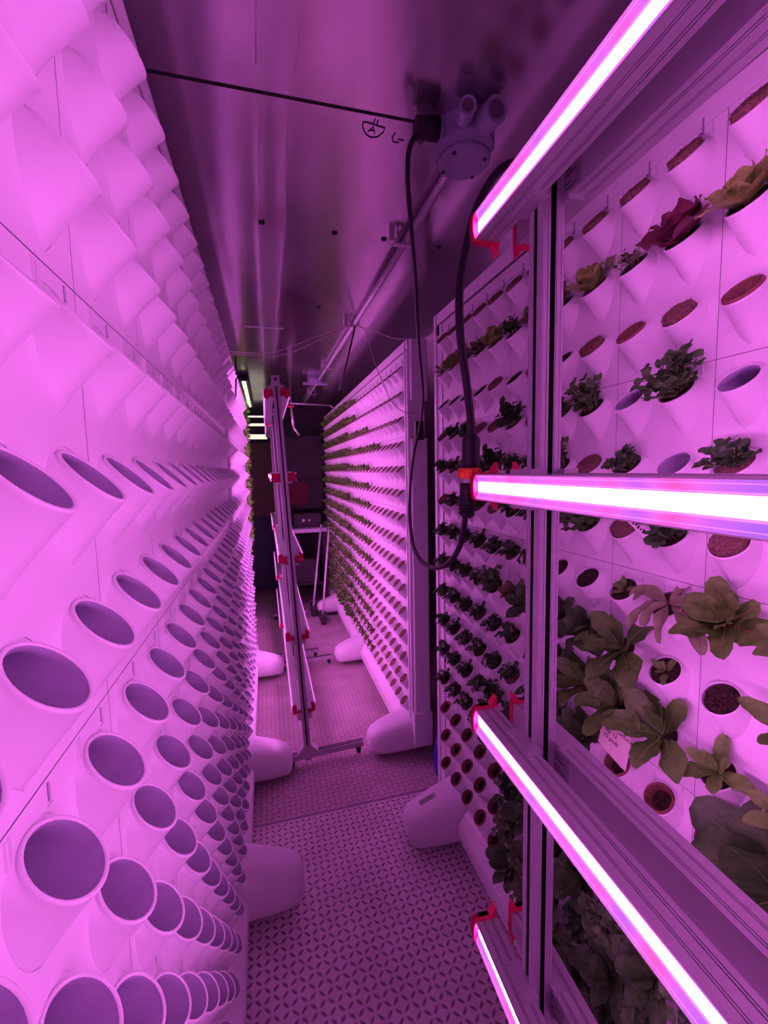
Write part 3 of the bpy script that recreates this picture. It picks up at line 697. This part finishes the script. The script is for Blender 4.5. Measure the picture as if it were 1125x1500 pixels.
# power cables
def catm(pts): return smooth_path(pts, 5)
c1 = [(.425, 1.056, 2.442), (.397, 1.055, 2.438), (.378, 1.060, 2.425), (.366, 1.070, 2.402), (.371, 1.100, 2.382), (.388, 1.150, 2.360), (.430, 1.250, 2.309), (.492, 1.400, 2.256), (.568, 1.600, 2.177), (.650, 1.800, 2.090), (.715, 1.950, 1.985), (.752, 2.080, 1.890), (.765, 2.170, 1.806), (.748, 2.170, 1.74), (.638, 1.900, 1.631), (.527, 1.600, 1.502), (.448, 1.350, 1.434), (.410, 1.200, 1.400), (.402, 1.100, 1.384), (.402, 1.000, 1.395), (.403, .920, 1.431), (.393, .850, 1.482), (.378, .800, 1.532), (.362, .762, 1.563), (.356, .745, 1.585)]
t = thing('power_cable', 'thick black cable from the junction box looping down to the bar plug', 'cable', (.356, .745, 1.30), 0)
def loc_(pts): return [Vector(p) - t.location for p in pts]
b = MB(); b.tube(loc_(catm(c1)), .0062, 10); ob('cord', b.mesh('cord', ['black']), t)
b = MB(); b.tube(loc_([(.355, .742, 1.548), (.356, .742, 1.553), (.357, .742, 1.60), (.358, .742, 1.612)]), [.008, .0135, .0145, .0145], 16); 
for i in range(6): b.tube(loc_([(.355, .742, 1.556+.006*i), (.355, .742, 1.559+.006*i)]), .0152, 16)
ob('plug', b.mesh('plug', ['black']), t)
b = MB(); b.tube(loc_([(.432, 1.056, 2.445), (.378, 1.057, 2.440)]), [.026, .024], 14); ob('cable_gland', b.mesh('cable_gland', ['black']), t)
b = MB(); b.box(*[tuple(Vector(p) - t.location) for p in ((.757, 2.175, 1.79), (.80, 2.226, 1.885))]); ob('connector', b.mesh('connector', ['black']), t)
t = thing('power_cable', 'thick black cable hanging from above the upper lamp, with orange ringed socket', 'cable', (.362, .735, 1.62), 0)
c2 = [(.452, .40, 2.115), (.456, .55, 2.125), (.468, .70, 2.15), (.478, .78, 2.205), (.455, .800, 2.201), (.425, .800, 2.164), (.402, .800, 2.119), (.384, .790, 2.070), (.366, .780, 2.009), (.355, .770, 1.956), (.352, .760, 1.881), (.358, .755, 1.821), (.363, .748, 1.758), (.365, .742, 1.708), (.365, .742, 1.69)]
b = MB(); b.tube(loc_(catm(c2)), .0075, 10); ob('cord', b.mesh('cord', ['black']), t)
b = MB(); b.tube(loc_([(.365, .742, 1.70), (.365, .742, 1.694), (.364, .742, 1.690), (.363, .742, 1.65), (.362, .742, 1.638)]), [.009, .0155, .0165, .0165, .015], 18); ob('socket', b.mesh('socket', ['black']), t)
b = MB(); b.tube(loc_([(.361, .742, 1.640), (.361, .742, 1.638), (.360, .742, 1.622), (.360, .742, 1.620)]), [.017, .020, .020, .018], 18)
for k in range(14):
    a = 2*PI*k/14; b.tube(loc_([(.361+.020*math.cos(a), .742+.020*math.sin(a), 1.637), (.360+.020*math.cos(a), .742+.020*math.sin(a), 1.623)]), .0022, 6)
k = ob('locking_ring', b.mesh('locking_ring', ['orange']), t); k['label'] = 'orange locking ring'
# conduit with junction boxes
t = thing('conduit', 'long straight conduit pipe running along the ceiling from the junction box', 'pipe', (.52, 1.17, HC), 0)
b = MB(); b.tube([(.008, .0, -.022), (-.002, 1.5, -.022), (-.02, 2.9, -.022), (-.04, 4.4, -.022)], .013, 14); ob('pipe', b.mesh('pipe', ['alu']), t)
for y in (.42, 1.35, 2.4, 3.6):
    b = MB(); b.box((-.04, y-.012, -.04), (.03, y+.012, -.034)); b.box((-.06, y-.012, -.03), (-.04, y+.012, 0)); b.tube([(-.025, y, -.002), (-.025, y, -.034), (.005, y, -.04), (.022, y, -.03), (.024, y, -.002)], .004, 6); ob('pipe_clamp', b.mesh('pipe_clamp', ['alu']), t)
t = thing('lamp_socket_box', 'grey round junction box far down the conduit', 'junction box', (.47, 4.1, HC), 0)
b = MB(); b.tube([(0, 0, 0), (0, 0, -.05), (0, 0, -.055)], [.075, .07, .05], 20); ob('body', b.mesh('body', ['jbox']), t)
b = MB(); b.box((-.11, -.03, -.06), (.11, .03, -.045)); ob('bracket', b.mesh('bracket', ['jbox']), t)
# thin wires
def wire(pts, r, label, m='wire', name='wire'):
    b = MB(); b.tube(catm(pts), r, 6); return tag(ob(name, b.mesh(name, [m])), label, 'wire', 'thin wires under the ceiling')
wire([(-.23, 2.5, 2.27), (-.075, 2.5, 2.259), (.066, 2.5, 2.258), (.212, 2.5, 2.305), (.364, 2.5, 2.385), (.48, 2.5, 2.438), (.518, 2.5, 2.445)], .0028, 'lower pale wire sagging across the aisle to the conduit')
wire([(-.23, 2.52, 2.285), (-.075, 2.52, 2.276), (.066, 2.52, 2.284), (.212, 2.52, 2.34), (.364, 2.52, 2.405), (.48, 2.52, 2.448), (.52, 2.52, 2.455)], .0028, 'upper pale wire sagging across the aisle to the conduit')
wire([(.518, 2.5, 2.445), (.592, 2.4, 2.394), (.692, 2.35, 2.345), (.765, 2.28, 2.325)], .0025, 'pale wire from the conduit to the top corner of the far planted panel')
wire([(.53, 2.47, 2.44), (.565, 2.45, 2.40), (.589, 2.4, 2.264), (.63, 2.35, 2.11), (.671, 2.3, 1.994), (.715, 2.235, 1.938), (.80, 2.225, 1.925)], .0025, 'pale wire hanging in a loop in front of the far planted panel')
for pts, lab in (([(-.132, 2.6, 2.275), (-.136, 2.6, 2.15), (-.145, 2.6, 2.017)], 'black strap hanging from the sagging wires by the bare panel'), ([(.518, 2.5, 2.44), (.48, 2.55, 2.27), (.436, 2.6, 2.105)], 'black strap hanging from the conduit by the seedling panel')):
    b = MB(); b.tube(pts, .005, 8); tag(ob('strap', b.mesh('strap', ['black'])), lab, 'strap', 'black straps under the ceiling')
# ------------------------------------------------------------------ far end
b = MB(); b.box((-.36, 6.03, 0), (.28, 6.098, 2.02)); o = struct('door_1', b, ['brown'])
b = MB(); b.box((-.34, 6.02, .05), (.26, 6.032, 1.05)); k = ob('lower_panel', b.mesh('lower_panel', ['teal']), o)
for z, hgt, lab in ((2.36, .010, 'thinnest'), (2.255, .016, 'middle'), (2.10, .030, 'thickest')):
    t = thing('wall_lamp', f'{lab} of the white strip lamps stacked above the far door', 'lamp', (-.17, 6.04, z), 0, 'white strip lamps above the door')
    b = MB(); b.box((-.2, 0, -hgt-.008), (.21, .055, hgt+.008)); ob('housing', b.mesh('housing', ['dark']), t)
    b = MB(); b.box((-.195, -.012, -hgt), (.205, 0, hgt)); ob('tube', b.mesh('tube', ['white_lamp']), t)
b = MB(); rng = random.Random(5)
t = thing('plant_wall', 'bright green leafy plant wall at the far end', 'plant wall', (-.27, 4.05, 0), 0)
b.box((-.02, 0, .1), (.02, 1.6, 2.4)); ob('board', b.mesh('board', ['dark']), t)
random.seed(9); b = MB()
for i in range(900):
    p = (.02, random.uniform(.02, 1.58), random.uniform(.9, 2.38)); ph = random.uniform(0, 2*PI)
    leaf(b, p, (random.uniform(.4, 1), math.cos(ph)*.7, math.sin(ph)*.7), (.6, -math.cos(ph), .6), random.uniform(.08, .13), .05, .6, .05, .2, 0, 4, 2)
k = ob('foliage', b.mesh('foliage', ['green']), t); k['kind'] = 'stuff'
b = MB(); b.box((.0, .02, 2.43), (.16, 1.58, 2.45)); b.box((.105, .05, 2.42), (.135, 1.55, 2.43), 1); ob('added_light_strip', b.mesh('added_light_strip', ['dark', M['added_green_strip']]), t)  # made-up strip light, added to light the foliage below
# workbench with shelf and boxes
t = thing('workbench', 'work table with a pale top at the dark far end', 'table', (.45, 5.55, 0), 0)
b = MB(); b.box((-.24, -.22, .90), (.24, .22, .945)); ob('table_top', b.mesh('table_top', ['cover']), t)
for x in (-.21, .21):
    for y in (-.19, .19): b = MB(); b.box((x-.02, y-.02, 0), (x+.02, y+.02, .90)); ob('leg', b.mesh('leg', ['dark']), t)
b = MB(); b.box((-.22, -.2, .25), (.22, .2, .28)); ob('shelf', b.mesh('shelf', ['dark']), t)
t = thing('storage_crate', 'dark crate on the shelf under the far work table', 'crate', (.43, 5.53, .281), 0)
b = MB(); b.rbox((-.15, -.15, 0), (.15, .15, .26), .02); ob('body', b.mesh('body', ['dark']), t); b = MB(); b.rbox((-.16, -.16, .26), (.16, .16, .29), .02); ob('lid', b.mesh('lid', ['groove']), t)
t = thing('control_box', 'dark equipment box standing on the far work table', 'box', (.47, 5.58, .946), 0)
b = MB(); b.rbox((-.17, -.12, 0), (.17, .12, .17), .01); ob('body', b.mesh('body', ['dark']), t)
b = MB(); b.cyl((-.05, -.121, .09), (-.05, -.135, .09), .018, 14); b.cyl((.02, -.121, .09), (.02, -.135, .09), .012, 14); ob('dial', b.mesh('dial', ['cover']), t)
t = thing('wall_cabinet', 'tall dark cabinet with red panel on the far wall above the table', 'cabinet', (.52, 5.93, 1.15), 0)
b = MB(); b.box((-.26, -.08, 0), (.2, .1, .95)); ob('body', b.mesh('body', ['dark']), t); b = MB(); b.box((-.24, -.085, .05), (.0, -.08, .34)); ob('door', b.mesh('door', [mat('dark_red', (.2, .01, .02), .5)]), t); b = MB(); b.box((-.25, -.09, .38), (.19, -.08, .395)); ob('trim_strip', b.mesh('trim_strip', ['groove']), t)
t = thing('fuse_box', 'pale wall box next to the end of the seedling panel', 'box', (.705, 6.03, 1.62), 0)
b = MB(); b.rbox((-.063, 0, 0), (.063, .07, .38), .01); ob('body', b.mesh('body', ['cover']), t); b = MB(); b.box((-.055, -.004, .012), (.055, 0, .368)); ob('cover', b.mesh('cover', ['cover']), t)
for i, (x0, x1, lab) in enumerate(((.46, .61, 'left of the two broom handles leaning beside the seedling panel'), (.53, .665, 'second broom handle leaning by the end of the seedling panel'))):
    t = thing('broom', lab.replace('left of the two', 'outer of two'), 'broom', (x0, 5.0 - .3*i, 0), 0, 'brooms at the far end')
    b = MB(); b.cyl((0, 0, .08), (x1-x0, .25, 1.0), .011, 10); ob('handle', b.mesh('handle', ['cover']), t)
    b = MB(); b.rbox((-.03, -.12, 0), (.03, .12, .09), .01); ob('head', b.mesh('head', ['dark']), t)
t = thing('hanging_tool', 'small metal hose nozzle with a red ring hung near the far conduit', 'nozzle', (.27, 4.55, 2.30), 0)
b = MB(); b.cyl((0, 0, 0), (.02, 0, -.22), .012, 10); b.cyl((.02, 0, -.22), (.07, 0, -.30), .010, 10); ob('nozzle_tube', b.mesh('nozzle_tube', ['alu']), t); b = MB(); b.cyl((0, 0, .0), (0, 0, -.02), .03, 14); ob('ring', b.mesh('ring', ['red']), t)
b = MB(); b.cyl((0, 0, 0), (0, 0, .18), .004, 6); ob('hook', b.mesh('hook', ['alu']), t)
t = thing('strut_bar', 'pale support bar between the ceiling rack and the far seedlings', 'bar', (.25, 4.5, 2.31), 0)
b = MB(); b.cyl((0, 0, 0), (.42, .1, .0), .008, 8); ob('rod', b.mesh('rod', ['alu']), t); b = MB(); b.cyl((.42, .1, 0), (.5, .15, -.05), .007, 8); ob('brace', b.mesh('brace', ['alu']), t)
# blue bag in the gap between the planted panels
b = MB(); random.seed(2); rings = []
for i in range(7):
    z = .02 + .20*i/6; r = .055*(1 - .35*(i/6)**2); rings.append([(.84 + r*.7*math.cos(2*PI*k/14)*random.uniform(.92, 1.08), 2.06 + r*1.5*math.sin(2*PI*k/14)*random.uniform(.92, 1.08), z) for k in range(14)])
b.loft(rings, 0, True, True, True); tag(ob('plastic_bag', b.mesh('plastic_bag', ['bluebag'])), 'blue plastic bag on the floor in the gap between the two planted panels', 'bag')
# label plate on the near planted panel's foot, a part of that panel
b = MB()
T = Matrix.Translation((.29, -.13, .1655)) @ Matrix.Rotation(math.radians(-18.5), 4, 'X') @ Matrix.Rotation(math.radians(0), 4, 'Z')
T = Matrix.Translation((.19, -.135, .1772)) @ Matrix.Rotation(math.radians(20), 4, 'X')
b.box((-.013, -.040, 0), (.013, .040, .0012), 0, T)
for i in range(4): b.box((-.010+.0055*i, -.034, .0012), (-.0085+.0055*i, .030-.01*(i % 2), .0015), 1, T)
k = ob('rating_plate', b.mesh('rating_plate', ['sticker', 'slot']), pr); k['label'] = 'grey printed sticker'

# ------------------------------------------------------------------ world and view
w = bpy.data.worlds.new('world'); sc.world = w; w.use_nodes = True
w.node_tree.nodes['Background'].inputs[0].default_value = (.25, .05, .3, 1); w.node_tree.nodes['Background'].inputs[1].default_value = .02
sc.view_settings.view_transform = 'Standard'; sc.view_settings.look = 'None'; sc.view_settings.gamma = 1; sc.view_settings.exposure = 0
try: sc.view_settings.use_curve_mapping = False
except Exception: pass
sc.cycles.max_bounces = 8; sc.cycles.diffuse_bounces = 4; sc.cycles.glossy_bounces = 4
sc.cycles.sample_clamp_indirect = 8
